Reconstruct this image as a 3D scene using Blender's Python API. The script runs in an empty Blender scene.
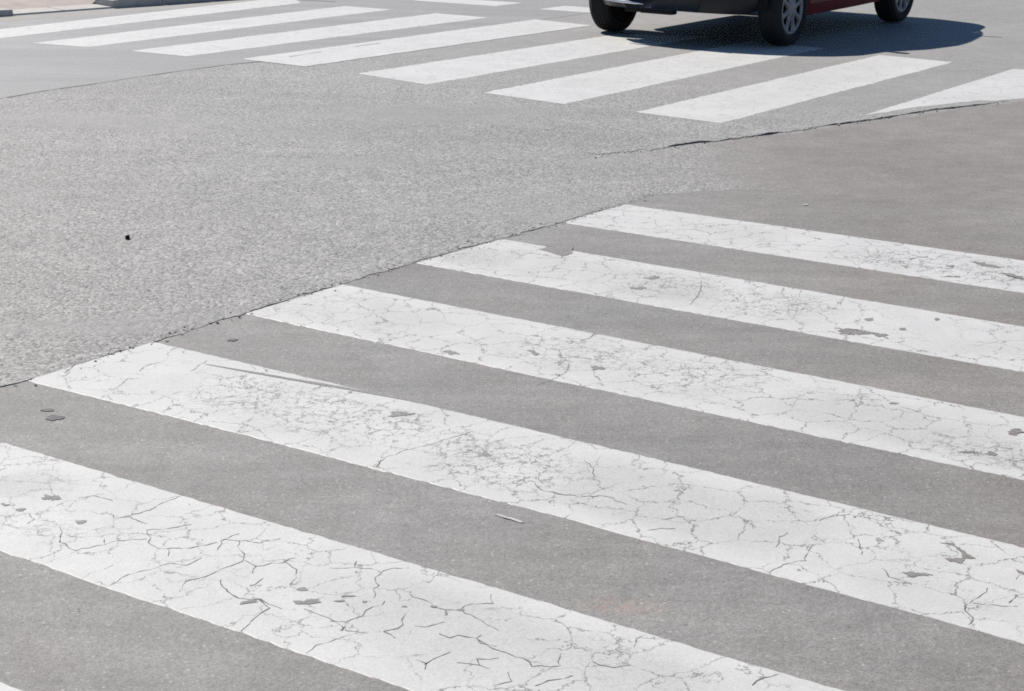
import bpy, bmesh, math, random
from mathutils import Vector, Matrix, noise
from mathutils.geometry import tessellate_polygon

random.seed(7)
SC = bpy.context.scene
COL = SC.collection

# ---------------------------------------------------------------- layout, metres on the ground plane
NEAR = {"0":{"far":[[-2.395,4.329],[1.726,1.498]],"near":[[-2.704,3.899],[1.417,1.068]]},"1":{"far":[[-1.84,5.157],[2.282,2.326]],"near":[[-2.141,4.718],[1.992,1.905]]},"2":{"far":[[-1.22,5.933],[-0.402,5.383],[0.41,4.824],[1.216,4.256],[2.017,3.682],[2.819,3.108]],"near":[[-1.524,5.479],[-0.7,4.94],[0.115,4.387],[0.919,3.819],[1.716,3.241],[2.512,2.661]]},"3":{"far":[[-0.654,6.761],[0.161,6.205],[0.975,5.649],[1.79,5.094],[2.605,4.538],[3.419,3.982]],"near":[[-0.959,6.318],[-0.144,5.762],[0.671,5.207],[1.486,4.652],[2.302,4.097],[3.117,3.542]]},"4":{"far":[[-0.048,7.587],[0.759,7.031],[1.566,6.475],[2.373,5.919],[3.179,5.363],[3.986,4.807]],"near":[[-0.389,7.135],[0.427,6.583],[1.242,6.031],[2.058,5.479],[2.873,4.926],[3.689,4.374]]},"5":{"far":[[0.516,8.358],[1.334,7.829],[2.152,7.299],[2.971,6.77],[3.789,6.24],[4.607,5.711]],"near":[[0.221,7.942],[1.036,7.404],[1.851,6.867],[2.665,6.33],[3.48,5.793],[4.294,5.256]]}}          # near crosswalk: far and near edge of each stripe
FAR = {"1":[[1.221,10.777],[0.738,11.156],[2.826,14.236],[3.309,13.858]],"2":[[0.305,11.441],[-0.212,11.887],[1.928,15.072],[2.445,14.626]],"3":[[-0.604,12.229],[-1.11,12.725],[0.851,15.414],[1.604,15.368]],"4":[[-1.512,13.049],[-2.021,13.415],[0.169,16.473],[0.657,16.053]],"5":[[-2.44,13.518],[-2.913,13.788],[-0.733,16.887],[-0.26,16.576]],"6":[[-3.277,13.988],[-3.753,14.181],[-1.631,17.424],[-1.165,17.171]],"7":[[-4.111,14.41],[-4.283,15.037],[-2.242,18.286],[-2.07,17.66]],"0":[[2.055,11.033],[2.785,12.148],[3.678,13.513],[4.164,13.248],[3.875,12.287],[3.35,11.991],[3.054,11.833],[2.79,11.673],[2.407,11.364]]}            # far crosswalk: corner polygons
DASH = [[[-1.022,18.11],[-0.776,18.45],[0.055,17.989],[-0.192,17.65]],[[0.218,17.422],[0.465,17.762],[1.12,17.398],[0.874,17.059]]]
LINES = {"end_line":[[-1.592,5.401],[-1.524,5.484],[-1.448,5.58],[-1.346,5.755],[-1.222,5.936],[-1.092,6.127],[-0.961,6.323],[-0.795,6.584],[-0.655,6.768],[-0.524,6.969],[-0.39,7.147],[-0.222,7.389],[-0.047,7.599],[0.219,7.95],[0.348,8.164],[0.514,8.368],[0.676,8.605],[0.839,8.816],[1.037,9.066],[1.266,9.276]],"seam":[[-3.219,11.333],[-3.051,11.655],[-2.809,12.002],[-2.586,12.365],[-2.345,12.725],[-2.055,13.11],[-1.851,13.302],[-1.588,13.745],[-1.36,14.115],[-1.117,14.471]],"crack":[[0.409,9.537],[0.44,9.659],[0.523,9.712],[0.657,9.785],[0.683,9.85],[0.735,9.807],[0.854,9.944],[1.033,10.079],[1.103,10.111],[1.275,10.243],[1.499,10.434],[1.663,10.565],[1.794,10.692],[1.923,10.796],[2.146,10.967],[2.371,11.182],[2.488,11.301],[2.604,11.405],[2.752,11.502],[3.021,11.697],[3.193,11.866]],"kerbfoot":[[-4.87,15.501],[-4.511,16.039],[-4.428,16.152],[-4.039,16.511],[-3.686,16.878],[-3.503,17.11],[-2.929,17.875]],"kerbtop":[[-4.643,16.521],[-4.201,16.922],[-4.029,17.376]],"slit":[[-2.116,17.971],[-1.76,17.823]],"crk2":[[3.913,15.676],[4.114,15.628]]}
CRACKS = [[1,[[-1.127,4.253],[-1.112,4.215],[-1.099,4.157],[-1.07,4.121],[-1.051,4.1]]],[1,[[-1.051,4.1],[-0.992,4.146],[-0.963,4.169],[-0.895,4.183]]],[1,[[-0.999,4.179],[-0.987,4.135]]],[1,[[-0.906,4.239],[-0.888,4.194],[-0.886,4.15],[-0.853,4.119],[-0.8,4.125],[-0.745,4.145],[-0.719,4.168]]],[1,[[-0.906,4.239],[-0.848,4.252],[-0.802,4.282]]],[1,[[-0.833,4.124],[-0.823,4.077]]],[1,[[-0.922,3.9],[-0.895,3.96],[-0.85,3.997],[-0.812,4.031],[-0.765,4.02],[-0.74,4.07]]],[1,[[-0.71,4.113],[-0.708,4.179],[-0.673,4.225]]],[1,[[-0.71,4.19],[-0.666,4.181],[-0.614,4.172],[-0.567,4.196]]],[1,[[-0.666,4.181],[-0.662,4.122],[-0.644,4.094],[-0.639,4.052],[-0.673,4.009],[-0.713,3.957],[-0.756,3.925],[-0.758,3.867]]],[1,[[-0.639,4.063],[-0.606,4.022],[-0.606,3.981]]],[1,[[-0.606,4.022],[-0.54,4.05],[-0.512,4.078]]],[1,[[-0.541,4.056],[-0.502,4.006],[-0.498,3.955],[-0.511,3.915]]],[1,[[-0.674,3.938],[-0.648,3.871],[-0.615,3.834],[-0.568,3.835],[-0.541,3.78],[-0.566,3.733],[-0.586,3.661]]],[1,[[-0.568,3.835],[-0.511,3.781]]],[1,[[-0.461,3.783],[-0.418,3.747],[-0.38,3.713],[-0.363,3.687],[-0.365,3.669]]],[1,[[-0.38,3.713],[-0.359,3.731]]],[1,[[-0.431,3.556],[-0.41,3.598],[-0.368,3.625],[-0.345,3.652]]],[1,[[-1.035,4.362],[-1.004,4.321],[-0.971,4.329],[-0.915,4.284]]],[1,[[-0.971,4.329],[-0.924,4.379],[-0.909,4.416],[-0.868,4.48]]],[1,[[-1.227,4.343],[-1.202,4.296],[-1.213,4.273]]],[1,[[-1.127,4.456],[-1.094,4.47],[-1.034,4.44]]],[1,[[-0.601,3.902],[-0.579,3.942],[-0.576,3.952]]],[1,[[-0.45,4.049],[-0.432,4.071]]],[1,[[-0.426,4.017],[-0.367,4.019],[-0.312,4.012],[-0.3,3.995],[-0.296,4.007],[-0.273,4.023],[-0.237,4.026]]],[1,[[-0.367,4.021],[-0.366,4.062]]],[1,[[-0.3,3.992],[-0.314,3.967],[-0.314,3.939],[-0.303,3.917],[-0.31,3.895],[-0.308,3.847]]],[1,[[-0.282,3.833],[-0.289,3.806],[-0.309,3.8],[-0.325,3.776],[-0.327,3.754],[-0.36,3.717],[-0.363,3.683],[-0.368,3.671]]],[1,[[-0.396,3.721],[-0.362,3.717]]],[1,[[-0.225,3.872],[-0.218,3.856],[-0.189,3.839],[-0.168,3.805],[-0.143,3.786],[-0.105,3.79],[-0.098,3.815]]],[1,[[-0.143,3.786],[-0.141,3.755]]],[1,[[-0.105,3.79],[-0.085,3.762],[-0.059,3.735],[-0.037,3.704],[-0.02,3.685]]],[1,[[-0.141,3.725],[-0.168,3.709],[-0.18,3.699],[-0.209,3.703]]],[1,[[-0.23,3.767],[-0.241,3.736],[-0.235,3.707],[-0.246,3.685],[-0.274,3.671]]],[1,[[-0.358,3.673],[-0.328,3.666],[-0.307,3.66]]],[1,[[-0.274,3.671],[-0.252,3.652],[-0.245,3.636]]],[1,[[-0.151,3.663],[-0.125,3.644],[-0.107,3.652],[-0.069,3.646],[-0.057,3.659]]],[1,[[-0.069,3.644],[-0.056,3.621],[-0.023,3.603]]],[1,[[-0.194,3.533],[-0.175,3.511],[-0.173,3.488]]],[1,[[-0.175,3.511],[-0.158,3.538],[-0.146,3.552],[-0.123,3.572]]],[1,[[-0.107,3.522],[-0.09,3.513],[-0.058,3.51],[-0.038,3.495]]],[1,[[-0.058,3.51],[-0.063,3.537],[-0.019,3.547]]],[1,[[-0.04,3.878],[-0.032,3.826],[-0.086,3.824],[-0.097,3.813]]],[1,[[-0.29,3.632],[-0.29,3.608]]],[1,[[-0.071,3.644],[-0.037,3.602],[-0.007,3.57],[0.037,3.546],[0.051,3.514],[0.087,3.504],[0.109,3.516],[0.114,3.574]]],[1,[[0.109,3.516],[0.127,3.501]]],[1,[[0.001,3.48],[0.008,3.441],[-0.027,3.417]]],[1,[[0.058,3.419],[0.086,3.444],[0.137,3.469]]],[1,[[0.274,3.613],[0.284,3.648],[0.304,3.674]]],[1,[[0.182,3.535],[0.21,3.511],[0.261,3.521]]],[2,[[0.207,4.806],[0.233,4.737],[0.226,4.669]]],[2,[[0.058,4.635],[0.085,4.57],[0.13,4.534],[0.184,4.523],[0.257,4.526],[0.308,4.466]]],[2,[[0.349,4.288],[0.385,4.301],[0.42,4.303]]],[2,[[0.389,4.36],[0.444,4.386]]],[2,[[-0.37,4.725],[-0.362,4.781]]],[2,[[0.622,4.028],[0.666,4.085],[0.718,4.108],[0.734,4.157],[0.755,4.212]]],[2,[[0.659,4.187],[0.681,4.253],[0.703,4.288]]],[2,[[0.796,4.372],[0.841,4.409],[0.883,4.422]]],[2,[[0.767,4.268],[0.786,4.224]]],[2,[[1.033,3.75],[1.053,3.777],[1.045,3.832],[1.052,3.86],[1.108,3.918],[1.126,3.958]]],[2,[[1.069,3.87],[1.135,3.853],[1.17,3.855]]],[2,[[1.155,3.873],[1.184,3.921]]],[2,[[1.207,4.01],[1.237,4.051]]],[1,[[0.509,3.436],[0.538,3.468],[0.573,3.493]]],[2,[[0.874,4.25],[0.872,4.217],[0.865,4.152]]],[2,[[0.898,4.069],[0.905,4.019],[0.951,3.971]]],[3,[[0.289,6.138],[0.273,6.061],[0.23,6.018]]],[3,[[0.158,5.927],[0.167,5.826],[0.189,5.768],[0.183,5.672],[0.135,5.573],[0.107,5.545],[0.081,5.508]]],[4,[[0.74,7.043],[0.74,6.961],[0.756,6.929]]],[4,[[0.735,6.912],[0.728,6.8],[0.713,6.722],[0.659,6.54]]],[2,[[-0.37,4.731],[-0.353,4.798],[-0.312,4.85],[-0.23,4.922],[-0.119,5.033]]],[2,[[-1.43,5.557],[-1.417,5.692]]],[2,[[-1.23,5.428],[-1.214,5.503],[-1.179,5.515]]],[2,[[-1.194,5.591],[-1.184,5.653],[-1.149,5.694]]],[2,[[-1.035,5.599],[-1.014,5.667],[-1.001,5.725]]]]
CHIPS = [[1,[[-1.181,4.454],[-1.173,4.444],[-1.185,4.43],[-1.197,4.43],[-1.216,4.442],[-1.225,4.452],[-1.214,4.464],[-1.21,4.477],[-1.195,4.477],[-1.185,4.465]]],[1,[[-0.428,3.821],[-0.443,3.811],[-0.45,3.809],[-0.471,3.807],[-0.478,3.808],[-0.487,3.819],[-0.493,3.829],[-0.471,3.831],[-0.456,3.834],[-0.433,3.833]]],[1,[[-0.467,3.891],[-0.464,3.886],[-0.472,3.884],[-0.478,3.881],[-0.487,3.883],[-0.492,3.89],[-0.485,3.895],[-0.481,3.897],[-0.473,3.9],[-0.468,3.898]]],[1,[[-0.566,3.816],[-0.564,3.81],[-0.579,3.808],[-0.588,3.807],[-0.604,3.807],[-0.605,3.815],[-0.597,3.822],[-0.593,3.823],[-0.579,3.825],[-0.575,3.824]]],[1,[[-1.29,4.4],[-1.295,4.393],[-1.297,4.388],[-1.306,4.391],[-1.311,4.395],[-1.313,4.399],[-1.317,4.406],[-1.311,4.411],[-1.304,4.408],[-1.294,4.404]]],[1,[[-1.246,4.366],[-1.247,4.358],[-1.249,4.356],[-1.255,4.353],[-1.258,4.355],[-1.266,4.365],[-1.268,4.373],[-1.26,4.375],[-1.255,4.377],[-1.247,4.376]]],[1,[[-1.071,4.285],[-1.075,4.276],[-1.077,4.274],[-1.085,4.275],[-1.088,4.276],[-1.091,4.284],[-1.096,4.294],[-1.088,4.295],[-1.083,4.294],[-1.075,4.293]]],[1,[[-0.353,3.858],[-0.35,3.855],[-0.361,3.854],[-0.369,3.854],[-0.381,3.855],[-0.384,3.857],[-0.376,3.861],[-0.372,3.862],[-0.36,3.862],[-0.356,3.861]]],[1,[[-0.373,3.829],[-0.371,3.827],[-0.381,3.825],[-0.388,3.823],[-0.398,3.824],[-0.399,3.828],[-0.393,3.831],[-0.39,3.833],[-0.381,3.835],[-0.378,3.833]]],[1,[[-0.32,3.826],[-0.323,3.822],[-0.324,3.821],[-0.328,3.821],[-0.33,3.821],[-0.332,3.825],[-0.333,3.829],[-0.329,3.83],[-0.326,3.83],[-0.321,3.83]]],[1,[[-0.23,3.803],[-0.23,3.799],[-0.235,3.798],[-0.238,3.798],[-0.243,3.799],[-0.242,3.803],[-0.241,3.807],[-0.239,3.807],[-0.235,3.807],[-0.233,3.807]]],[1,[[-0.16,3.806],[-0.162,3.801],[-0.164,3.801],[-0.171,3.801],[-0.172,3.801],[-0.177,3.805],[-0.177,3.809],[-0.17,3.81],[-0.166,3.81],[-0.159,3.81]]],[1,[[-0.137,3.772],[-0.137,3.766],[-0.139,3.761],[-0.141,3.756],[-0.144,3.761],[-0.144,3.772],[-0.143,3.778],[-0.142,3.783],[-0.14,3.788],[-0.139,3.783]]],[1,[[-0.1,3.79],[-0.098,3.786],[-0.103,3.783],[-0.109,3.784],[-0.115,3.787],[-0.119,3.789],[-0.113,3.794],[-0.11,3.797],[-0.103,3.795],[-0.1,3.793]]],[2,[[1.077,4.235],[1.098,4.234],[1.117,4.211],[1.127,4.168],[1.141,4.141],[1.102,4.108],[1.07,4.113],[1.063,4.134],[1.105,4.137],[1.117,4.168],[1.106,4.204]]],[2,[[0.945,4.04],[0.959,4.049],[0.983,4.05],[1.015,4.029],[0.984,4.016],[0.96,4.013]]],[2,[[1.222,4.069],[1.238,4.055],[1.247,4.042],[1.229,4.035]]],[4,[[1.15,6.239],[1.197,6.229],[1.243,6.214],[1.315,6.159],[1.302,6.108],[1.289,6.132],[1.234,6.167],[1.183,6.152],[1.158,6.163],[1.168,6.202]]],[5,[[1.881,7.299],[1.932,7.275],[1.986,7.203],[1.953,7.198],[1.904,7.225]]],[5,[[1.952,7.102],[1.998,7.098],[2.024,7.048],[2.034,6.972],[1.983,7.039]]],[5,[[1.695,7.021],[1.736,7.049],[1.779,7.033],[1.767,7.016]]],[5,[[1.764,7.223],[1.799,7.219],[1.783,7.184],[1.768,7.19]]],[5,[[1.632,7.335],[1.676,7.356],[1.635,7.311]]],[5,[[1.574,7.211],[1.604,7.18],[1.59,7.172]]],[2,[[-0.89,5.622],[-0.706,5.541],[-0.506,5.442],[-0.327,5.333],[-0.288,5.304],[-0.503,5.408],[-0.702,5.507],[-0.888,5.606]]],[3,[[-0.233,5.867],[-0.208,5.88],[-0.187,5.861],[-0.18,5.829],[-0.207,5.839]]],[3,[[0.252,5.705],[0.272,5.729],[0.302,5.715],[0.299,5.684],[0.265,5.678]]],[3,[[0.048,5.902],[0.077,5.895],[0.09,5.839],[0.065,5.854]]],[2,[[-0.356,5.211],[-0.32,5.219],[-0.298,5.194],[-0.322,5.17],[-0.358,5.168]]],[4,[[0.511,6.77],[0.494,6.757],[0.487,6.754],[0.464,6.751],[0.457,6.752],[0.448,6.766],[0.445,6.779],[0.47,6.782],[0.486,6.786],[0.51,6.785]]],[4,[[0.571,6.937],[0.568,6.927],[0.559,6.917],[0.538,6.909],[0.529,6.918],[0.512,6.933],[0.521,6.943],[0.543,6.953],[0.559,6.962],[0.58,6.954]]],[4,[[1.398,6.234],[1.398,6.219],[1.39,6.216],[1.384,6.218],[1.376,6.22],[1.374,6.233],[1.385,6.249],[1.39,6.251],[1.397,6.249],[1.401,6.247]]],[4,[[1.547,6.378],[1.547,6.368],[1.541,6.362],[1.533,6.354],[1.529,6.36],[1.528,6.377],[1.536,6.388],[1.542,6.394],[1.549,6.402],[1.553,6.396]]],[4,[[1.307,6.365],[1.308,6.356],[1.296,6.351],[1.287,6.345],[1.277,6.349],[1.277,6.363],[1.287,6.372],[1.292,6.377],[1.303,6.383],[1.306,6.379]]],[3,[[1.523,5.112],[1.511,5.097],[1.491,5.079],[1.479,5.078],[1.469,5.095],[1.479,5.11],[1.483,5.125],[1.495,5.144],[1.51,5.145],[1.513,5.127]]],[3,[[1.39,4.913],[1.386,4.898],[1.375,4.893],[1.369,4.899],[1.36,4.902],[1.363,4.912],[1.372,4.928],[1.376,4.932],[1.384,4.927],[1.386,4.923]]],[3,[[1.198,5.371],[1.195,5.364],[1.185,5.363],[1.178,5.364],[1.169,5.364],[1.172,5.37],[1.177,5.377],[1.18,5.378],[1.189,5.378],[1.192,5.377]]],[3,[[1.331,4.925],[1.335,4.92],[1.318,4.919],[1.305,4.917],[1.288,4.917],[1.282,4.923],[1.298,4.929],[1.306,4.93],[1.323,4.931],[1.33,4.931]]]]
NOTCH = [[0.135,7.525],[0.144,7.459],[0.126,7.425],[0.107,7.399],[0.145,7.359],[0.177,7.315],[0.204,7.285],[0.227,7.311],[0.247,7.344],[0.24,7.375],[0.253,7.459]]
STREAK = [[-1.0, 5.68], [-0.891, 5.624], [-0.705, 5.53], [-0.505, 5.433], [-0.327, 5.332], [-0.285, 5.308]]
STREAK_KEY = [-0.89, 5.622]

# ---------------------------------------------------------------- small helpers
def nz(x, y, z=0.0):
    return noise.noise(Vector((x, y, z)))

def link(name, bm, mat, parent=None, smooth=False):
    me = bpy.data.meshes.new(name)
    bm.to_mesh(me); bm.free()
    mats = mat if isinstance(mat, (list, tuple)) else [mat]
    for m in mats: me.materials.append(m)
    if smooth:
        for p in me.polygons: p.use_smooth = True
    o = bpy.data.objects.new(name, me)
    COL.objects.link(o)
    if parent is not None: o.parent = parent
    return o

def tag(o, label=None, cat=None, group=None, kind=None):
    if label: o['label'] = label
    if cat: o['category'] = cat
    if group: o['group'] = group
    if kind: o['kind'] = kind
    return o

def structure(name, bm, mat, smooth=False):
    return tag(link(name, bm, mat, None, smooth), kind='structure')

def dense(pl, step):
    out = []
    for a, b in zip(pl, pl[1:]):
        n = max(1, int(math.hypot(b[0]-a[0], b[1]-a[1]) / step))
        for i in range(n):
            t = i / n
            out.append((a[0]+(b[0]-a[0])*t, a[1]+(b[1]-a[1])*t))
    out.append(tuple(pl[-1]))
    return out

def add_box(bm, x0, x1, y0, y1, z0, z1, bev=0.0):
    r = bmesh.ops.create_cube(bm, size=1.0)
    vs = r['verts']
    for v in vs:
        v.co = Vector((x0 if v.co.x < 0 else x1, y0 if v.co.y < 0 else y1, z0 if v.co.z < 0 else z1))
    if bev > 0:
        es = list({e for v in vs for e in v.link_edges})
        bmesh.ops.bevel(bm, geom=es, offset=bev, segments=3, affect='EDGES', profile=0.5)

def add_tube(bm, pts, r, seg=8):
    rings = []
    for i, p in enumerate(pts):
        p = Vector(p)
        d = (Vector(pts[min(i+1, len(pts)-1)]) - Vector(pts[max(i-1, 0)])).normalized()
        a = d.cross(Vector((0, 0, 1)))
        if a.length < 1e-4: a = d.cross(Vector((1, 0, 0)))
        a.normalize(); b = d.cross(a)
        rr = r[i] if isinstance(r, (list, tuple)) else r
        rings.append([bm.verts.new(p + (a*math.cos(k*2*math.pi/seg) + b*math.sin(k*2*math.pi/seg))*rr) for k in range(seg)])
    for A, B in zip(rings, rings[1:]):
        for k in range(seg):
            bm.faces.new((A[k], A[(k+1) % seg], B[(k+1) % seg], B[k]))
    bm.faces.new(rings[0]); bm.faces.new(list(reversed(rings[-1])))

def add_lathe(bm, prof, seg=40, axis='y'):
    """prof: (radius, offset along the axis) ; closed when the radii end at 0"""
    rings = []
    for r, o in prof:
        ring = []
        for k in range(seg):
            a = 2*math.pi*k/seg
            ring.append(bm.verts.new((r*math.cos(a), o, r*math.sin(a))))
        rings.append(ring)
    for A, B in zip(rings, rings[1:]):
        for k in range(seg):
            bm.faces.new((A[k], B[k], B[(k+1) % seg], A[(k+1) % seg]))

def sheet(poly, z, skirt=0.0, zf=None):
    """a flat polygon with a short vertical edge"""
    bm = bmesh.new()
    vs = [bm.verts.new((p[0], p[1], zf(p) if zf else z)) for p in poly]
    for tri in tessellate_polygon([[Vector((p[0], p[1], 0)) for p in poly]]):
        bm.faces.new([vs[i] for i in tri])
    if skirt > 0:
        lo = [bm.verts.new((p[0], p[1], (zf(p) if zf else z) - skirt)) for p in poly]
        n = len(vs)
        for i in range(n):
            bm.faces.new((vs[i], vs[(i+1) % n], lo[(i+1) % n], lo[i]))
    bmesh.ops.recalc_face_normals(bm, faces=bm.faces)
    up = sum(f.normal.z * f.calc_area() for f in bm.faces)
    if up < 0: bmesh.ops.reverse_faces(bm, faces=bm.faces)
    return bm

# ---------------------------------------------------------------- materials
class NT:
    def __init__(s, name):
        s.m = bpy.data.materials.new(name); s.m.use_nodes = True
        s.t = s.m.node_tree; s.t.nodes.clear()
        s.out = s.n('ShaderNodeOutputMaterial'); s.b = s.n('ShaderNodeBsdfPrincipled')
        s.t.links.new(s.b.outputs[0], s.out.inputs[0])
    def n(s, t, **kw):
        k = s.t.nodes.new(t)
        for a, v in kw.items(): setattr(k, a, v)
        return k
    def L(s, a, b): s.t.links.new(a, b)
    def put(s, sock, v):
        if hasattr(v, 'is_linked') or isinstance(v, bpy.types.NodeSocket): s.L(v, sock)
        else: sock.default_value = v
    def math(s, op, a, b=0.0, c=0.0, clamp=False):
        k = s.n('ShaderNodeMath', operation=op, use_clamp=clamp)
        s.put(k.inputs[0], a); s.put(k.inputs[1], b); s.put(k.inputs[2], c)
        return k.outputs[0]
    def step(s, v, lo, hi):           # smooth step
        k = s.n('ShaderNodeMapRange', interpolation_type='SMOOTHSTEP')
        s.put(k.inputs[0], v); s.put(k.inputs[1], lo); s.put(k.inputs[2], hi); k.inputs[3].default_value = 0; k.inputs[4].default_value = 1
        return k.outputs[0]
    def remap(s, v, lo, hi, a, b):
        k = s.n('ShaderNodeMapRange'); s.put(k.inputs[0], v)
        for i, q in ((1, lo), (2, hi), (3, a), (4, b)): k.inputs[i].default_value = q
        return k.outputs[0]
    def pos(s):
        return s.n('ShaderNodeNewGeometry').outputs['Position']
    def noise(s, vec, scale, detail=4, rough=.55, dist=0.0):
        k = s.n('ShaderNodeTexNoise'); s.L(vec, k.inputs['Vector'])
        k.inputs['Scale'].default_value = scale; k.inputs['Detail'].default_value = detail
        k.inputs['Roughness'].default_value = rough; k.inputs['Distortion'].default_value = dist
        return k
    def voro(s, vec, scale, feature='F1', rnd=1.0):
        k = s.n('ShaderNodeTexVoronoi', feature=feature); s.L(vec, k.inputs['Vector'])
        k.inputs['Scale'].default_value = scale; k.inputs['Randomness'].default_value = rnd
        return k
    def vmath(s, op, a, b):
        k = s.n('ShaderNodeVectorMath', operation=op); s.put(k.inputs[0], a); s.put(k.inputs[1], b)
        return k
    def mix(s, f, a, b):
        k = s.n('ShaderNodeMix', data_type='RGBA'); s.put(k.inputs['Factor'], f)
        s.put(k.inputs[6], a if not isinstance(a, tuple) else (*a, 1) if len(a) == 3 else a)
        s.put(k.inputs[7], b if not isinstance(b, tuple) else (*b, 1) if len(b) == 3 else b)
        return k.outputs[2]
    def scale_col(s, col, f):
        k = s.vmath('SCALE', col, (0, 0, 0)); s.put(k.inputs[3], f)
        return k.outputs[0]
    def rgb(s, c):
        k = s.n('ShaderNodeRGB'); k.outputs[0].default_value = (*c, 1); return k.outputs[0]
    def bump(s, h, strength, dist, normal=None):
        k = s.n('ShaderNodeBump'); k.inputs['Strength'].default_value = strength; k.inputs['Distance'].default_value = dist
        s.L(h, k.inputs['Height'])
        if normal: s.L(normal, k.inputs['Normal'])
        return k.outputs[0]
    def fin(s, col, rough=.8, normal=None, spec=.5, metal=0.0, coat=0.0):
        s.put(s.b.inputs['Base Color'], col if not isinstance(col, tuple) else (*col, 1))
        s.put(s.b.inputs['Roughness'], rough)
        s.b.inputs['Specular IOR Level'].default_value = spec
        s.b.inputs['Metallic'].default_value = metal
        s.b.inputs['Coat Weight'].default_value = coat
        s.b.inputs['Coat Roughness'].default_value = .05
        if normal: s.L(normal, s.b.inputs['Normal'])
        return s.m

BR = LINES['crack']
def coarse_asphalt(t, p):
    """open grained old surfacing: pale chippings with dark pits. -> colour, height"""
    wob = t.noise(p, 60, 2)
    pw = t.vmath('ADD', p, t.scale_col(wob.outputs['Color'], .006)).outputs[0]
    v = t.voro(pw, 78)
    v2 = t.voro(pw, 175)
    r = t.n('ShaderNodeSeparateColor'); t.L(v.outputs['Color'], r.inputs[0])
    r2 = t.n('ShaderNodeSeparateColor'); t.L(v2.outputs['Color'], r2.inputs[0])
    stone = t.remap(r.outputs[0], 0, 1, .70, 1.27)
    fine = t.remap(r2.outputs[1], 0, 1, .76, 1.24)
    pit = t.step(v.outputs['Distance'], .48, .80)
    few = t.step(r.outputs[1], .40, .75)
    pit = t.math('MULTIPLY', pit, few)
    big = t.noise(p, .55, 5, .6)
    mid = t.noise(p, 5, 5, .65)
    low = t.math('MULTIPLY', t.remap(big.outputs['Fac'], .3, .7, .92, 1.08), t.remap(mid.outputs['Fac'], .3, .7, .90, 1.10))
    cl = t.noise(p, 34, 3, .75)
    rot = t.n('ShaderNodeMapping'); t.L(p, rot.inputs[0]); rot.inputs['Rotation'].default_value = (0, 0, math.radians(-56)); rot.inputs['Scale'].default_value = (.10, 1.0, 1)
    streak = t.noise(rot.outputs[0], 1.5, 4, .6)
    low = t.math('MULTIPLY', low, t.remap(streak.outputs['Fac'], .3, .7, .93, 1.07))
    low = t.math('MULTIPLY', low, t.remap(cl.outputs['Fac'], .3, .7, .84, 1.16))
    val = t.math('MULTIPLY', t.math('MULTIPLY', stone, fine), low)
    val = t.math('MULTIPLY', val, t.math('SUBTRACT', 1.0, t.math('MULTIPLY', pit, .68)))
    wh = t.math('MULTIPLY', t.step(r.outputs[2], .84, .95), t.math('SUBTRACT', 1.0, t.step(v.outputs['Distance'], .25, .5)))
    val = t.math('MULTIPLY', val, t.math('ADD', 1.0, t.math('MULTIPLY', wh, .62)))
    tint = t.mix(r2.outputs[2], (.262, .26, .254), (.282, .278, .268))
    h = t.math('ADD', t.math('MULTIPLY', t.math('SUBTRACT', 1.0, v.outputs['Distance']), .9), t.math('MULTIPLY', r.outputs[2], .5))
    return t.scale_col(tint, val), h

def smooth_asphalt(t, p):
    """dense fine grained surfacing with a few pale specks and worn clouds"""
    v = t.voro(p, 230)
    r = t.n('ShaderNodeSeparateColor'); t.L(v.outputs['Color'], r.inputs[0])
    sp = t.voro(p, 75)
    rs = t.n('ShaderNodeSeparateColor'); t.L(sp.outputs['Color'], rs.inputs[0])
    speck = t.math('MULTIPLY', t.step(rs.outputs[0], .78, .95), t.math('SUBTRACT', 1.0, t.step(sp.outputs['Distance'], .18, .36)))
    dark = t.math('MULTIPLY', t.step(rs.outputs[1], .80, .97), t.math('SUBTRACT', 1.0, t.step(sp.outputs['Distance'], .15, .35)))
    big = t.noise(p, .8, 6, .62)
    mid = t.noise(p, 7, 6, .7)
    g = t.noise(p, 45, 3, .7)
    val = t.math('MULTIPLY', t.remap(big.outputs['Fac'], .3, .7, .90, 1.10), t.remap(mid.outputs['Fac'], .3, .7, .88, 1.12))
    val = t.math('MULTIPLY', val, t.remap(g.outputs['Fac'], .3, .7, .90, 1.10))
    val = t.math('MULTIPLY', val, t.remap(r.outputs[0], 0, 1, .80, 1.20))
    val = t.math('ADD', val, t.math('MULTIPLY', speck, .60))
    val = t.math('MULTIPLY', val, t.math('SUBTRACT', 1.0, t.math('MULTIPLY', dark, .38)))
    h = t.math('ADD', t.math('MULTIPLY', r.outputs[1], .5), t.math('MULTIPLY', g.outputs['Fac'], 1.2))
    return val, h

def brown_mask(t, p):
    """0..1 : the browner, smoother tarmac on the near side of the long joint"""
    s = t.n('ShaderNodeSeparateXYZ'); t.L(p, s.inputs[0])
    n = t.noise(p, 1.6, 7, .68); n2 = t.noise(p, 24, 4, .7)
    wob = t.math('ADD', t.remap(n.outputs['Fac'], .25, .75, -.50, .50), t.remap(n2.outputs['Fac'], .3, .7, -.28, .28))
    sd = t.math('ADD', t.math('MULTIPLY', t.math('SUBTRACT', s.outputs[0], 1.035), .637), t.math('MULTIPLY', t.math('SUBTRACT', s.outputs[1], 10.08), -.77))
    a = t.step(t.math('ADD', sd, t.math('MULTIPLY', wob, .10)), .0, .10)
    b = t.step(t.math('ADD', s.outputs[0], wob), .55, 1.55)
    return t.math('MULTIPLY', a, b)

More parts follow.
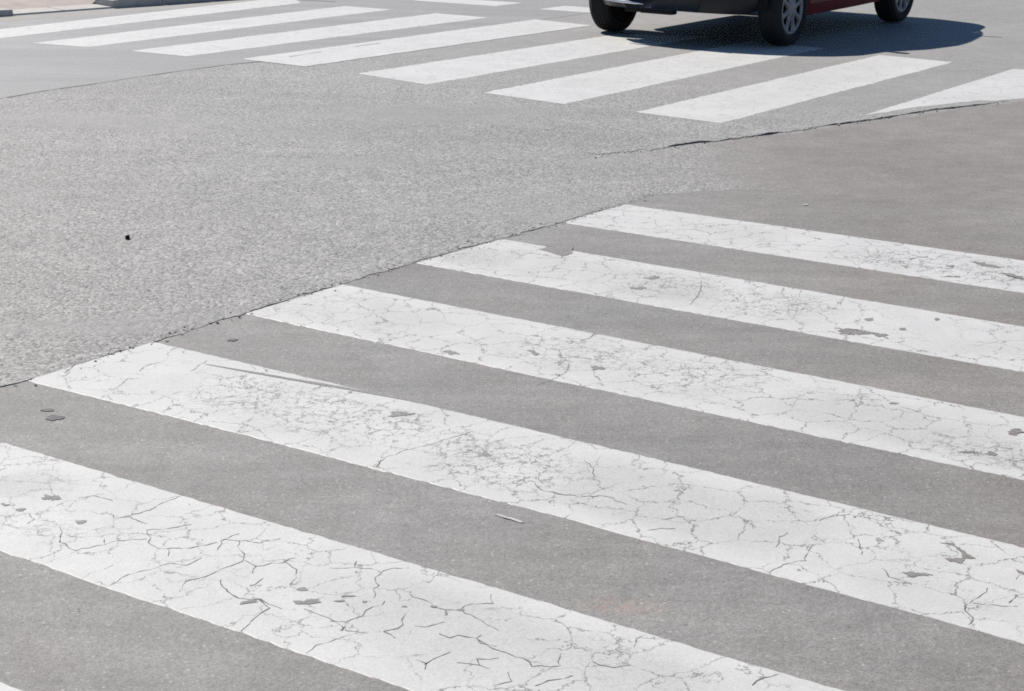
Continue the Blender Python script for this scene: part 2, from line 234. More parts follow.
def mat_road():
    t = NT('worn asphalt'); p = t.pos()
    col, h = coarse_asphalt(t, p)
    val, h2 = smooth_asphalt(t, p)
    br = brown_mask(t, p)
    mo = t.noise(p, 2.6, 6, .7)
    scol = t.scale_col(t.rgb((.202, .189, .178)), t.math('MULTIPLY', val, t.remap(mo.outputs['Fac'], .3, .7, .90, 1.10)))
    xy = t.n('ShaderNodeSeparateXYZ'); t.L(p, xy.inputs[0])
    fn = t.noise(p, 1.3, 5, .65)
    al = t.math('ADD', t.math('ADD', t.math('MULTIPLY', xy.outputs[0], .558), t.math('MULTIPLY', xy.outputs[1], .83)), t.remap(fn.outputs['Fac'], .3, .7, -.6, .6))
    pol = t.math('MULTIPLY', t.step(al, 9.9, 11.6), .85)
    rm = t.n('ShaderNodeMapping'); t.L(p, rm.inputs[0]); rm.inputs['Rotation'].default_value = (0, 0, math.radians(-38)); rm.inputs['Scale'].default_value = (.30, 1.0, 1)
    tr = t.noise(rm.outputs[0], 1.1, 6, .62)
    pol = t.math('MAXIMUM', pol, t.math('MULTIPLY', t.step(tr.outputs['Fac'], .50, .66), .62))
    col = t.mix(pol, col, t.scale_col(t.rgb((.250, .247, .240)), val))
    c = t.mix(br, col, scol)
    hh = t.math('ADD', t.math('MULTIPLY', h, t.math('SUBTRACT', 1.0, t.math('MAXIMUM', br, pol))), t.math('MULTIPLY', h2, t.math('MULTIPLY', br, .35)))
    return t.fin(c, t.remap(br, 0, 1, .72, .74), t.bump(hh, .55, .0045), spec=.45)

def mat_side():
    t = NT('fine asphalt'); p = t.pos()
    val, h = smooth_asphalt(t, p)
    s = t.n('ShaderNodeSeparateXYZ'); t.L(p, s.inputs[0])
    # browner towards the newer patch, greyer by the joint with the old road
    u = t.math('ADD', t.math('MULTIPLY', s.outputs[0], .566), t.math('MULTIPLY', s.outputs[1], .0))
    w = t.step(u, -.6, 1.4)
    base = t.mix(w, (.217, .214, .207), (.206, .201, .193))
    base = t.mix(brown_mask(t, p), base, (.202, .189, .178))
    # rust coloured stain
    d = t.vmath('SUBTRACT', p, (.26, 3.83, 0)); d2 = t.vmath('MULTIPLY', d.outputs[0], (7.5, 14, 0))
    ln = t.n('ShaderNodeVectorMath', operation='LENGTH'); t.L(d2.outputs[0], ln.inputs[0])
    st = t.math('SUBTRACT', 1.0, t.step(ln.outputs[1], .1, 1.0))
    nn = t.noise(p, 40, 4)
    st = t.math('MULTIPLY', st, t.step(nn.outputs['Fac'], .38, .62))
    base = t.mix(t.math('MULTIPLY', st, .55), base, (.34, .21, .15))
    rot = t.n('ShaderNodeMapping'); t.L(p, rot.inputs[0]); rot.inputs['Rotation'].default_value = (0, 0, math.radians(34.4)); rot.inputs['Scale'].default_value = (.16, 1.3, 1)
    streak = t.noise(rot.outputs[0], 6, 5, .68)
    st2 = t.noise(rot.outputs[0], 1.6, 4, .6)
    wn = t.noise(p, 1.9, 5, .65)
    base = t.mix(t.step(wn.outputs['Fac'], .42, .66), base, t.scale_col(t.rgb((1.0, .965, .92)), t.math('MULTIPLY', .205, 1.0)))
    val = t.math('MULTIPLY', val, t.math('MULTIPLY', t.remap(streak.outputs['Fac'], .3, .7, .91, 1.09), t.remap(st2.outputs['Fac'], .3, .7, .93, 1.07)))
    return t.fin(t.scale_col(base, val), .70, t.bump(h, .6, .0026), spec=.45)

def mat_far_lane():
    t = NT('polished asphalt'); p = t.pos()
    val, h = smooth_asphalt(t, p)
    rot = t.n('ShaderNodeMapping'); t.L(p, rot.inputs[0]); rot.inputs['Rotation'].default_value = (0, 0, math.radians(-56)); rot.inputs['Scale'].default_value = (.12, 1.6, 1)
    streak = t.noise(rot.outputs[0], 2.2, 4, .6)
    v = t.math('MULTIPLY', t.remap(val, .4, 1.6, .75, 1.25), t.remap(streak.outputs['Fac'], .3, .7, .90, 1.10))
    return t.fin(t.scale_col(t.rgb((.25, .25, .248)), v), .62, t.bump(h, .35, .002), spec=.45)

THIN_SPOTS = [[[-0.086, 3.785], 0.42], [[0.243, 3.6], 0.35], [[-1.292, 4.551], 0.16], [[0.346, 4.53], 0.34], [[0.593, 4.374], 0.3], [[1.043, 5.16], 0.36], [[1.292, 4.946], 0.34], [[-0.136, 7.241], 0.22], [[0.561, 6.725], 0.28], [[0.645, 6.0], 0.25]]
CRAZE_SPOTS = [[[-0.545, 5.209], 0.3], [[-0.808, 5.365], 0.22], [[-0.371, 5.094], 0.22], [[0.23, 5.917], 0.28], [[0.579, 5.646], 0.26], [[0.654, 6.919], 0.3], [[0.968, 6.628], 0.3], [[1.595, 7.316], 0.32], [[1.96, 7.131], 0.3], [[1.329, 4.863], 0.25], [[-0.028, 4.722], 0.3]]
def spots_mask(t, p, spots):
    """soft worn areas with ragged outlines at fixed places on the road"""
    n = t.noise(p, 5, 5, .7); acc = None
    pw = t.vmath('ADD', p, t.scale_col(t.vmath('SUBTRACT', n.outputs['Color'], (.5, .5, .5)).outputs[0], .30)).outputs[0]
    for (x, y), r in spots:
        d = t.n('ShaderNodeVectorMath', operation='DISTANCE'); t.L(pw, d.inputs[0]); d.inputs[1].default_value = (x, y, 0)
        m = t.math('SUBTRACT', 1.0, t.step(d.outputs['Value'], r*.35, r*1.15))
        acc = m if acc is None else t.math('MAXIMUM', acc, m)
    return acc
def mat_paint(name, wear, fresh, net=1.0):
    t = NT(name); p = t.pos()
    uv = t.n('ShaderNodeUVMap'); s = t.n('ShaderNodeSeparateXYZ'); t.L(uv.outputs[0], s.inputs[0])
    across = s.outputs[1]
    inner = t.math('MULTIPLY', t.step(across, .03, .24), t.math('SUBTRACT', 1.0, t.step(across, .74, .97)))
    w1 = t.noise(p, 9, 4, .65); w2 = t.noise(p, 42, 4, .7)
    pw = t.vmath('ADD', p, t.vmath('ADD', t.scale_col(w1.outputs['Color'], .10), t.scale_col(w2.outputs['Color'], .034)).outputs[0]).outputs[0]
    gate = t.noise(p, 2.3, 4, .6)
    gate2 = t.noise(t.vmath('ADD', p, (13, 4, 2)).outputs[0], 1.5, 4, .65)
    brk = t.noise(p, 21, 3)
    e1 = t.voro(pw, 7.5, 'DISTANCE_TO_EDGE'); e2 = t.voro(pw, 22, 'DISTANCE_TO_EDGE'); 
    wd = t.remap(brk.outputs['Fac'], .30, .62, .0, .0165)
    wd2 = t.remap(brk.outputs['Fac'], .36, .66, .0, .058)
    c1 = t.math('MULTIPLY', t.math('LESS_THAN', e1.outputs['Distance'], wd), t.step(gate.outputs['Fac'], .37, .47))
    c2 = t.math('MULTIPLY', t.math('LESS_THAN', e2.outputs['Distance'], wd2), t.math('MULTIPLY', t.math('MAXIMUM', t.math('MULTIPLY', t.step(gate2.outputs['Fac'], .50, .62), .6), spots_mask(t, p, CRAZE_SPOTS)), inner))
    c2 = t.math('MAXIMUM', c2, 0.0)
    crack = t.math('MAXIMUM', t.math('MULTIPLY', c1, .80*net), t.math('MULTIPLY', c2, .72))
    cz = spots_mask(t, p, CRAZE_SPOTS)
    fl = t.noise(p, 44, 6, .72); fl2 = t.noise(p, 3.2, 3, .6)
    flake = t.step(t.math('ADD', fl.outputs['Fac'], t.math('ADD', t.math('MULTIPLY', t.math('SUBTRACT', fl2.outputs['Fac'], .5), .45), t.math('MULTIPLY', cz, .075))), .66, .70)
    flake = t.math('MULTIPLY', flake, inner)
    # thin places where tyres have rubbed the paint
    th = t.noise(p, 1.1, 5, .65); tg = t.noise(p, 120, 2, .7)
    thin = t.math('MULTIPLY', t.math('MAXIMUM', t.math('MULTIPLY', t.step(th.outputs['Fac'], .45, .62), .55), spots_mask(t, p, THIN_SPOTS)), inner)
    grain = t.step(tg.outputs['Fac'], .50, .62)
    thin = t.math('MULTIPLY', thin, t.remap(grain, 0, 1, .42, .80))
    cl = t.noise(p, 3.7, 6, .65); cg = t.noise(p, 160, 2, .6)
    val = t.math('MULTIPLY', t.remap(cl.outputs['Fac'], .3, .7, .92, 1.05), t.remap(cg.outputs['Fac'], .25, .75, .90, 1.10))
    white = t.scale_col(t.rgb(fresh), val)
    grey = t.rgb((.27, .265, .255))
    dark = t.rgb((.10, .098, .094))
    c = t.mix(t.math('MULTIPLY', thin, .55*wear), white, grey)
    c = t.mix(t.math('MULTIPLY', flake, .75*wear), c, t.rgb((.23, .225, .217)))
    c = t.mix(t.math('MULTIPLY', crack, min(1.0, .95*wear)), c, dark)
    h = t.math('SUBTRACT', t.math('MULTIPLY', cg.outputs['Fac'], .5), t.math('ADD', t.math('MULTIPLY', crack, 1.0), t.math('MULTIPLY', flake, .8)))
    return t.fin(c, .58, t.bump(h, .35, .002), spec=.42)

def mat_plain(name, c, rough=.6, spec=.5, metal=0.0, coat=0.0, var=.10, sc=12, b=0.0):
    t = NT(name); p = t.n('ShaderNodeTexCoord').outputs['Object']
    n = t.noise(p, sc, 5, .6)
    col = t.scale_col(t.rgb(c), t.remap(n.outputs['Fac'], .3, .7, 1-var, 1+var))
    nm = t.bump(n.outputs['Fac'], b, .003) if b > 0 else None
    return t.fin(col, rough, nm, spec, metal, coat)

def mat_glass():
    t = NT('tinted glass')
    t.fin((.03, .035, .035), .03, None, .6)
    t.b.inputs['Alpha'].default_value = .72
    return t.m

ROAD = mat_road(); SIDE = mat_side(); LANE = mat_far_lane()
PAINT = mat_paint('cracked road paint', 1.0, (.51, .51, .50))
PAINT_NET = mat_paint('finely cracked road paint', 1.0, (.51, .51, .50), .85)
PAINT_FAR = mat_paint('road paint', .55, (.52, .52, .51))
CRACK = mat_plain('crack filled with grit', (.14, .137, .130), .9, .2, var=.3, sc=60)
SEAM = mat_plain('joint tar', (.15, .147, .142), .8, .3, var=.3, sc=40)
KERB = mat_plain('kerb concrete', (.43, .42, .395), .85, .3, var=.12, sc=14, b=.3)
PAVE = mat_plain('pavement', (.37, .325, .295), .85, .3, var=.12, sc=6, b=.3)
GUTTER = mat_plain('dusty gutter', (.305, .300, .285), .85, .3, var=.08, sc=5, b=.2)
GROUND = mat_plain('ground', (.20, .195, .185), .9, .2, var=.2, sc=2)
RED = mat_plain('red car paint', (.13, .006, .010), .50, .3, 0.0, .08, var=.03)
PLASTIC = mat_plain('dark bumper plastic', (.007, .008, .013), .42, .35, var=.08)
UNDER = mat_plain('underbody', (.012, .012, .012), .8, .2, var=.3)
RUBBER = mat_plain('tyre rubber', (.016, .016, .018), .78, .3, var=.2, sc=30, b=.2)
HUB = mat_plain('silver hubcap', (.25, .25, .255), .5, .4, .15, var=.10, sc=25)
GLASS = mat_glass()
LAMP = mat_plain('clear lamp', (.55, .57, .60), .08, .6, 0.0, .5)
LAMPR = mat_plain('red lamp', (.35, .01, .01), .10, .6, 0.0, .5)
SEATM = mat_plain('seat cloth', (.05, .05, .055), .9, .2, var=.15)
LIP_HIGHLIGHT = mat_plain('painted sun highlight', (.62, .64, .68), .25, .5, .7, var=.05)  # sun highlight on the dark bumper lip, put into the colour
PLATE = mat_plain('number plate', (.7, .7, .68), .4, .5)
TAR = mat_plain('tar', (.095, .094, .098), .6, .4, var=.2, sc=60)
BLACK = mat_plain('black stone', (.012, .012, .012), .7, .3, var=.2, sc=60)
SCRAP = mat_plain('white scrap', (.44, .435, .42), .7, .3, var=.06, sc=80)

# ---------------------------------------------------------------- ground and roads
bm = bmesh.new()
bmesh.ops.create_grid(bm, x_segments=2, y_segments=2, size=600)
for v in bm.verts: v.co.z = -.02
structure('ground', bm, GROUND)

structure('side_road', sheet([(-60, -60), (60, -60), (60, 40), (-60, 40)], 0.0), SIDE)

# old coarse road: its ragged edge runs along the ends of the near stripes
EL = LINES['end_line'][:17]
d0 = Vector((EL[8][0]-EL[0][0], EL[8][1]-EL[0][1])).normalized()
start = [(EL[0][0]-d0.x*k, EL[0][1]-d0.y*k) for k in (9, 4, 1.5)]
edge = dense(start + [tuple(q) for q in EL], .012)
edge = [(x - d0.y*j, y + d0.x*j) for x, y in edge for j in (nz(x*7, y*7)*.014 + nz(x*21, y*21, 3)*.013 + nz(x*70, y*70, 5)*.008,)]
right = [(1.1, 8.78), (1.8, 8.62), (3.0, 8.05), (5.0, 6.75), (20, -3.0), (40, -16)]
def edge_z(x, y):
    return .0014 + .0026*max(0, .25 + nz(x*6, y*6, 2) + .6*nz(x*23, y*23, 2))
RZ = .0034
bm = bmesh.new()
inner = [(x - d0.y*.06, y + d0.x*.06) for x, y in edge]
ramp = [(1.15, 9.2), (1.9, 9.05), (3.1, 8.5), (5.2, 7.2), (20.4, -2.4), (40.4, -15.4)]
rim = edge + right; inn = inner + ramp
ne = len(edge)
lo = [bm.verts.new((x, y, .0002)) for x, y in edge]
hi = [bm.verts.new((x, y, edge_z(x, y)*min(1, max(0.1, (len(edge)-i)/60)) if i < ne else .0002)) for i, (x, y) in enumerate(rim)]
fl = [bm.verts.new((x, y, RZ)) for x, y in inn]
for i in range(len(lo)-1): bm.faces.new((lo[i], lo[i+1], hi[i+1], hi[i]))
for i in range(len(hi)-1): bm.faces.new((hi[i], hi[i+1], fl[i+1], fl[i]))
cs = [bm.verts.new((x, y, RZ)) for x, y in ((40.4, 40), (-26, 40), (-26, -2))]
pv = fl + cs
for tri in tessellate_polygon([[Vector((v.co.x, v.co.y, 0)) for v in pv]]): bm.faces.new([pv[i] for i in tri])
bmesh.ops.recalc_face_normals(bm, faces=bm.faces)
if sum(f.normal.z*f.calc_area() for f in bm.faces) < 0: bmesh.ops.reverse_faces(bm, faces=bm.faces)
structure('road', bm, ROAD)

# far lane of newer, polished surfacing beyond the long seam
SM = LINES['seam']
ds = Vector((SM[-1][0]-SM[0][0], SM[-1][1]-SM[0][1])).normalized()
dk = Vector((.60, .80)).normalized()
sa = (SM[0][0]-ds.x*16, SM[0][1]-ds.y*16); sb = (SM[-1][0]+ds.x*26, SM[-1][1]+ds.y*26)
KF = LINES['kerbfoot']
ka = Vector(KF[1]); kb = Vector(KF[5]); kd = (kb-ka).normalized(); kn = Vector((-kd.y, kd.x))
seam_l = dense([sa] + [tuple(q) for q in SM] + [sb], .06)
seam_l = [(x + nz(x*3, y*3)*.010, y + nz(x*3, y*3, 5)*.010) for x, y in seam_l]
lane_poly = seam_l + [tuple(ka + kd*32 + kn*.08), tuple(ka - kd*22 + kn*.08)]
structure('road', sheet(lane_poly, .0050, .0010), LANE)

def strip_mesh(bm, pts, wfun, z, keep=None):
    prev = None
    n = len(pts)
    for i, q in enumerate(pts):
        a = Vector(pts[max(i-1, 0)]); b = Vector(pts[min(i+1, n-1)])
        d = (b-a).normalized(); s = Vector((-d.y, d.x))
        w = wfun(i/(n-1), q)
        zz = z(q) if callable(z) else z
        cur = (bm.verts.new((q[0]+s.x*w, q[1]+s.y*w, zz)), bm.verts.new((q[0]-s.x*w, q[1]-s.y*w, zz)))
        if prev and (keep is None or keep(i, q)):
            bm.faces.new((prev[0], prev[1], cur[1], cur[0]))
        prev = cur

# tar filled seam between the two surfacings
bm = bmesh.new()
sl = [q for q in seam_l if q[1] < 14.7]
strip_mesh(bm, sl, lambda t, q: .006 + .006*nz(q[0]*6, q[1]*6), lambda q: .0070 if q[0] > -1.95 else .0055, lambda i, q: nz(q[0]*4, q[1]*4, 2) > (.0 if q[1] < 13.3 else .12))
structure('road_seam', bm, SEAM)

# open joint at the edge of the old road: the far side stands a little proud and breaks in a ragged face
def joint(name, pts, hmax, wgap):
    pts = dense(pts, .02)
    bm = bmesh.new(); prev = None; n = len(pts)
    for i, q in enumerate(pts):
        a = Vector(pts[max(i-3, 0)]); b = Vector(pts[min(i+3, n-1)])
        s = Vector((-.637, .771))
        t = i/(n-1)
        k = min(1, t*45, (1-t)*10)
        hh = hmax*k*(.75 + .9*nz(q[0]*2.1, q[1]*2.1, 4) + .6*nz(q[0]*9, q[1]*9, 2) + .3*nz(q[0]*30, q[1]*30))
        gap = wgap*max(0, .5 + 1.3*nz(q[0]*4, q[1]*4, 6))
        hh *= min(1, max(.40, .95 + 2.4*nz(q[0]*2.6, q[1]*2.6, 12)))
        hh = max(.0004, hh)
        j = nz(q[0]*25, q[1]*25, 8)*.016 + nz(q[0]*5, q[1]*5, 1)*.015
        c = Vector(q) + s*j
        f0 = c - s*(gap*k + .0008); f1 = c; f2 = c + s*(.02); f3 = c + s*.16
        row = [bm.verts.new((f0.x, f0.y, .0045)), bm.verts.new((f1.x, f1.y, .0045 + .0003)), bm.verts.new((f1.x + s.x*.004, f1.y + s.y*.004, .0045+hh)), bm.verts.new((f2.x, f2.y, .0045+hh*.95)), bm.verts.new((f3.x, f3.y, .0042))]
        if prev:
            for m in range(4):
                f = bm.faces.new((prev[m], row[m], row[m+1], prev[m+1]))
                f.material_index = 0 if m < 2 else 1
        prev = row
    bmesh.ops.recalc_face_normals(bm, faces=bm.faces)
    return structure(name, bm, [CRACK, ROAD])
joint('road_joint', [tuple(q) for q in LINES['crack']][1:], .0105, .012)
bm = bmesh.new()
strip_mesh(bm, dense([tuple(q) for q in LINES['slit']], .05), lambda t, q: .014, .0068)
structure('road_seam', bm, SEAM)

# ---------------------------------------------------------------- near crosswalk
def resample(pl, n):
    L = [0]
    for a, b in zip(pl, pl[1:]): L.append(L[-1] + math.hypot(b[0]-a[0], b[1]-a[1]))
    out = []
    for i in range(n+1):
        s = L[-1]*i/n; k = 0
        while k < len(L)-2 and L[k+1] < s: k += 1
        t = (s-L[k])/max(L[k+1]-L[k], 1e-9)
        out.append(Vector((pl[k][0]+(pl[k+1][0]-pl[k][0])*t, pl[k][1]+(pl[k+1][1]-pl[k][1])*t)))
    return out

def stripe_mesh(a, b, z, jit, step=.02, m=4, th=.0018):
    """paint between edge a (near) and edge b (far), slightly ragged along both edges; the uv runs along and across"""
    n = max(8, int((Vector(a[-1])-Vector(a[0])).length/step))
    A = resample(a, n); B = resample(b, n)
    bm = bmesh.new(); uv = bm.loops.layers.uv.new('UVMap'); rows = []
    for i in range(n+1):
        s = (B[i]-A[i]).normalized()
        def rag(q, k): return jit*(nz(q.x*30, q.y*30, k) + .8*nz(q.x*90, q.y*90, k+3) + .8*nz(q.x*4, q.y*4, k+5))
        p, q = A[i] + s*rag(A[i], 1), B[i] + s*rag(B[i], 11)
        row = []
        for k in range(m+1):
            c = p.lerp(q, k/m); row.append((bm.verts.new((c.x, c.y, z)), (i/n, k/m)))
        o1, o2 = p - s*th*2.0, q + s*th*2.0
        row.insert(0, (bm.verts.new((o1.x, o1.y, z-th)), (i/n, 0))); row.append((bm.verts.new((o2.x, o2.y, z-th)), (i/n, 1)))
        rows.append(row)
    for R, S in zip(rows, rows[1:]):
        for k in range(len(R)-1):
            vs = (R[k], S[k], S[k+1], R[k+1])
            f = bm.faces.new([v[0] for v in vs])
            for l, v in zip(f.loops, vs): l[uv].uv = v[1]
    for r in (rows[0], rows[-1]):
        f = bm.faces.new([v[0] for v in r[:1] + r[1:-1] + r[-1:]])
        for l in f.loops: l[uv].uv = (0, .5)
    bmesh.ops.recalc_face_normals(bm, faces=bm.faces)
    if sum(f.normal.z*f.calc_area() for f in bm.faces) < 0: bmesh.ops.reverse_faces(bm, faces=bm.faces)
    return bm

NEAR_LABELS = {
    0: 'corner of the worn white stripe lying closest to the camera, mostly out of the frame',
    1: 'wide white stripe with a mosaic of long cracks, in front of the rust stain',
    2: 'white stripe with two grey crescent chips and a thin grey line along its far edge',
    3: 'middle stripe of the near crossing, with a crack running out onto the asphalt',
    4: 'white stripe with a notch torn out of its far edge near the road joint',
    5: 'flaking white stripe of the near crossing that lies next to the brown asphalt patch',
}
Z_NEAR = .0022
for k in range(6):
    e = NEAR[str(k)]
    o = link('crosswalk_stripe', stripe_mesh(e['near'], e['far'], Z_NEAR, .0045), PAINT_NET if k == 1 else PAINT)
    tag(o, NEAR_LABELS[k], 'crosswalk stripe', 'cracked stripes of the near crossing')
    cr = [c for n, c in CRACKS if n == k]
    if cr:
        for c in cr:
            bm = bmesh.new()
            base = dense([tuple(q) for q in c], .017)
            if len(base) < 3: bm.free(); continue
            pts = []
            for m, (x, y) in enumerate(base):          # small angular kinks, the ends stay joined
                e = 0.0 if m in (0, len(base)-1) else .0042
                pts.append((x + random.uniform(-e, e), y + random.uniform(-e, e)*1.3))
            pts = dense(pts, .006)
            mx = random.uniform(.0008, .0013)
            strip_mesh(bm, pts, lambda t, q: mx*(.7 + .3*math.sin(math.pi*min(1, max(0, t))))*max(.3, 1 + 1.6*nz(q[0]*55, q[1]*55, 6)), Z_NEAR+.0006)
            link('crack', bm, CRACK, o)
    if k == 2:      # a long bare streak just inside the far edge
        bm = bmesh.new()
        strip_mesh(bm, dense(STREAK, .02), lambda t, q: .0015 + .0085*math.sin(math.pi*t)*(1 + .4*nz(q[0]*20, q[1]*20)), Z_NEAR+.0010)
        link('worn_patch', bm, SIDE, o)
    ch = [c for n, c in CHIPS if n == k and c[0] != STREAK_KEY] + ([NOTCH] if k == 4 else [])
    if ch:
        for c in ch:
            bm = bmesh.new()
            pts = dense([tuple(q) for q in c] + [tuple(c[0])], .005)[:-1]
            sz = min(max(p[0] for p in pts)-min(p[0] for p in pts), max(p[1] for p in pts)-min(p[1] for p in pts))
            ar = abs(sum(pts[i-1][0]*pts[i][1]-pts[i][0]*pts[i-1][1] for i in range(len(pts))))/2
            pe = sum(math.hypot(pts[i][0]-pts[i-1][0], pts[i][1]-pts[i-1][1]) for i in range(len(pts)))
            sz = min(sz, 3*ar/pe); j1, j2 = min(.022, .55*sz), min(.012, .35*sz)
            if c is NOTCH: j1, j2 = .0, .003
            vs = [bm.verts.new((x + nz(x*45, y*45)*j1 + nz(x*140, y*140)*j2, y + nz(x*45, y*45, 4)*j1 + nz(x*140, y*140, 7)*j2, Z_NEAR+.001)) for x, y in pts]
            f = bm.faces.new(vs)
            if f.calc_area() and (f.normal_update() or f.normal.z < 0): f.normal_flip()
            bmesh.ops.triangulate(bm, faces=bm.faces)
            link('worn_patch', bm, SIDE, o)

# ---------------------------------------------------------------- far crosswalk
FAR_LABELS = {
    0: 'white stripe cut off by the ragged road joint at the end of the far crossing',
    1: 'white far crossing stripe next to the one cut by the road joint',
    2: 'white stripe of the far crossing running under the middle of the car shadow',
    3: 'white stripe of the far crossing pointing at the dark front tyre farther from us',
    4: 'white stripe of the far crossing with the road seam running over its end',
    5: 'white stripe of the far crossing ending just beyond the road seam, third from the kerb',
    6: 'white stripe of the far crossing, second from the kerb',
    7: 'white stripe of the far crossing closest to the kerb',
}
for k in range(8):
    q = FAR[str(k)]
    z = .0048 if k < 4 else .0064
    if k == 0:
        pts = dense([tuple(p) for p in q] + [tuple(q[0])], .03)[:-1]
        pts = [(x + nz(x*25, y*25)*.008, y + nz(x*25, y*25, 4)*.008) for x, y in pts]
        bm = sheet(pts, z, .0013)
        uv = bm.loops.layers.uv.new('UVMap')
        for f in bm.faces:
            for l in f.loops: l[uv].uv = (.5, .5)
    else:
        bm = stripe_mesh([q[0], q[3]], [q[1], q[2]], z, .011, .03, 3, .0013)
    o = link('crosswalk_stripe', bm, PAINT_FAR)
    tag(o, FAR_LABELS[k], 'crosswalk stripe', 'stripes of the far crossing')
for k in range(2):
    q = DASH[k]
    o = link('give_way_dash', stripe_mesh([q[0], q[3]], [q[1], q[2]], .0062, .006, .05, 2, .0012), PAINT_FAR)
    tag(o, ['white dash of the broken line behind the far crossing, clear of the car', 'white dash of the broken line, partly hidden behind the car tyre'][k], 'road marking', 'dashes of the broken line')

# ---------------------------------------------------------------- kerb and pavement
joints = [Vector(KF[2]), Vector(KF[3]), Vector(KF[4])]
def along(p): return (Vector(p)-ka).dot(kd)
s0, s1, s2 = [along(p) for p in joints]
KW = .30
def off(s):      # the kerb line bends very slightly, as measured
    return 0.0
def kerb_stone(sa, sb, ha, hb):
    bm = bmesh.new()
    g = .006
    sa += g; sb -= g
    P = lambda s, t, z: bm.verts.new((*(ka + kd*s + kn*t), z))
    a = [P(sa, 0, -.05), P(sa, .004, ha-.012), P(sa, .016, ha), P(sa, KW, ha+.004), P(sa, KW, -.05)]
    b = [P(sb, 0, -.05), P(sb, .004, hb-.012), P(sb, .016, hb), P(sb, KW, hb+.004), P(sb, KW, -.05)]
    for i in range(4): bm.faces.new((a[i], b[i], b[i+1], a[i+1]))
    bm.faces.new(a); bm.faces.new(list(reversed(b)))
    bmesh.ops.recalc_face_normals(bm, faces=bm.faces)
    structure('kerb', bm, KERB)
HK, HL = .115, .020
s = s0
for i in range(14):
    kerb_stone(s-.55, s, HK if i else HK*.62, HK if i else HK*.50); s -= .55
kerb_stone(s0, s1, HL, HL); kerb_stone(s1, s2, HL, HL)
kerb_stone(s2, s2+.55, .075, HK)
s = s2+.55
for i in range(22): kerb_stone(s, s+.55, HK, HK); s += .55
bm = bmesh.new(); rows = []
ss = [-40, -8, s0-.7, s0-.02, s0+.05, s1, s2-.03, s2+.06, s2+.6, 12, 45]
def ph(s):
    if s0 <= s <= s2: return HL + .003
    return HK - .002 if s < s0-.5 or s > s2+.4 else .075
for q in ss:
    rows.append([bm.verts.new((*(ka + kd*q + kn*t), z)) for t, z in ((KW+.004, ph(q)), (KW+1.2, HK+.01), (KW+14, HK+.06))])
for R, S in zip(rows, rows[1:]):
    for k in range(2): bm.faces.new((R[k], S[k], S[k+1], R[k+1]))
bmesh.ops.recalc_face_normals(bm, faces=bm.faces)
structure('pavement', bm, PAVE)

bm = bmesh.new(); rows = []
for i in range(300):
    q = -12 + i*.1
    a = ka + kd*q
    b = a - kn*(.36 + .10*nz(q*1.2, 3) + .05*nz(q*6, 8)); c = a + kn*.06
    rows.append((bm.verts.new((b.x, b.y, .0052)), bm.verts.new((c.x, c.y, .0058))))
for A, B in zip(rows, rows[1:]): bm.faces.new((A[0], B[0], B[1], A[1]))
bmesh.ops.recalc_face_normals(bm, faces=bm.faces)
structure('road_edge', bm, GUTTER)

# ---------------------------------------------------------------- bits lying on the road
def blob(name, x, y, z, rx, ry, rz, mat, seed, label, cat):
    bm = bmesh.new(); bmesh.ops.create_icosphere(bm, subdivisions=3, radius=1)
    for v in bm.verts:
        n = 1 + .35*noise.noise(v.co*1.4 + Vector((seed, 0, 0)))
        v.co = Vector((v.co.x*rx*n, v.co.y*ry*n, max(-.8, v.co.z)*rz*n))
    o = link(name, bm, mat, None, True); o.location = (x, y, z)
    tag(o, label, cat)
blob('pebble', -1.624, 7.475, .012, .011, .013, .010, BLACK, 3, 'small black stone lying alone on the coarse asphalt', 'stone')

def spot(name, x, y, rx, ry, z, mat, label, seed, ang=0):
    bm = bmesh.new(); vs = []
    for i in range(28):
        a = 2*math.pi*i/28
        r = 1 + .45*nz(math.cos(a)*1.3+seed, math.sin(a)*1.3) + .22*nz(math.cos(a)*4+seed, math.sin(a)*4, 3)
        px, py = rx*r*math.cos(a), ry*r*math.sin(a)
        vs.append((x + px*math.cos(ang)-py*math.sin(ang), y + px*math.sin(ang)+py*math.cos(ang)))
    up = [bm.verts.new((*v, z)) for v in vs]; lo = [bm.verts.new((*v, z-.0015)) for v in vs]
    c = bm.verts.new((x, y, z+.0006))
    for i in range(28):
        bm.faces.new((up[i], up[(i+1) % 28], c)); bm.faces.new((lo[i], lo[(i+1) % 28], up[(i+1) % 28], up[i]))
    bmesh.ops.recalc_face_normals(bm, faces=bm.faces)
    tag(link(name, bm, mat), label, 'tar spot')
spot('tar_spot', -1.352, 5.114, .028, .024, .002, TAR, 'round dark tar spot on the grey band between the two frontmost full stripes', 1)
spot('tar_spot', -1.392, 5.185, .018, .015, .002, mat_plain('old tar', (.13, .13, .13), .7, .3), 'small faint tar spot just above the round dark one', 2)
spot('tar_spot', -.954, 5.971, .015, .016, .002, mat_plain('dull tar', (.10, .10, .10), .7, .3), 'small dark tar spot close to the jagged edge of the coarse road', 5)
def scrap(pts, z, label):
    bm = bmesh.new()
    top = [bm.verts.new((x, y, z + .0016 + .0010*math.sin(i*2.1))) for i, (x, y) in enumerate(pts)]
    lo = [bm.verts.new((x, y, z + .0008 + .0010*math.sin(i*2.1))) for i, (x, y) in enumerate(pts)]
    n = len(pts)
    bm.faces.new(top); bm.faces.new(list(reversed(lo)))
    for i in range(n): bm.faces.new((top[i], lo[i], lo[(i+1) % n], top[(i+1) % n]))
    bmesh.ops.recalc_face_normals(bm, faces=bm.faces)
    tag(link('paper_scrap', bm, SCRAP), label, 'scrap')
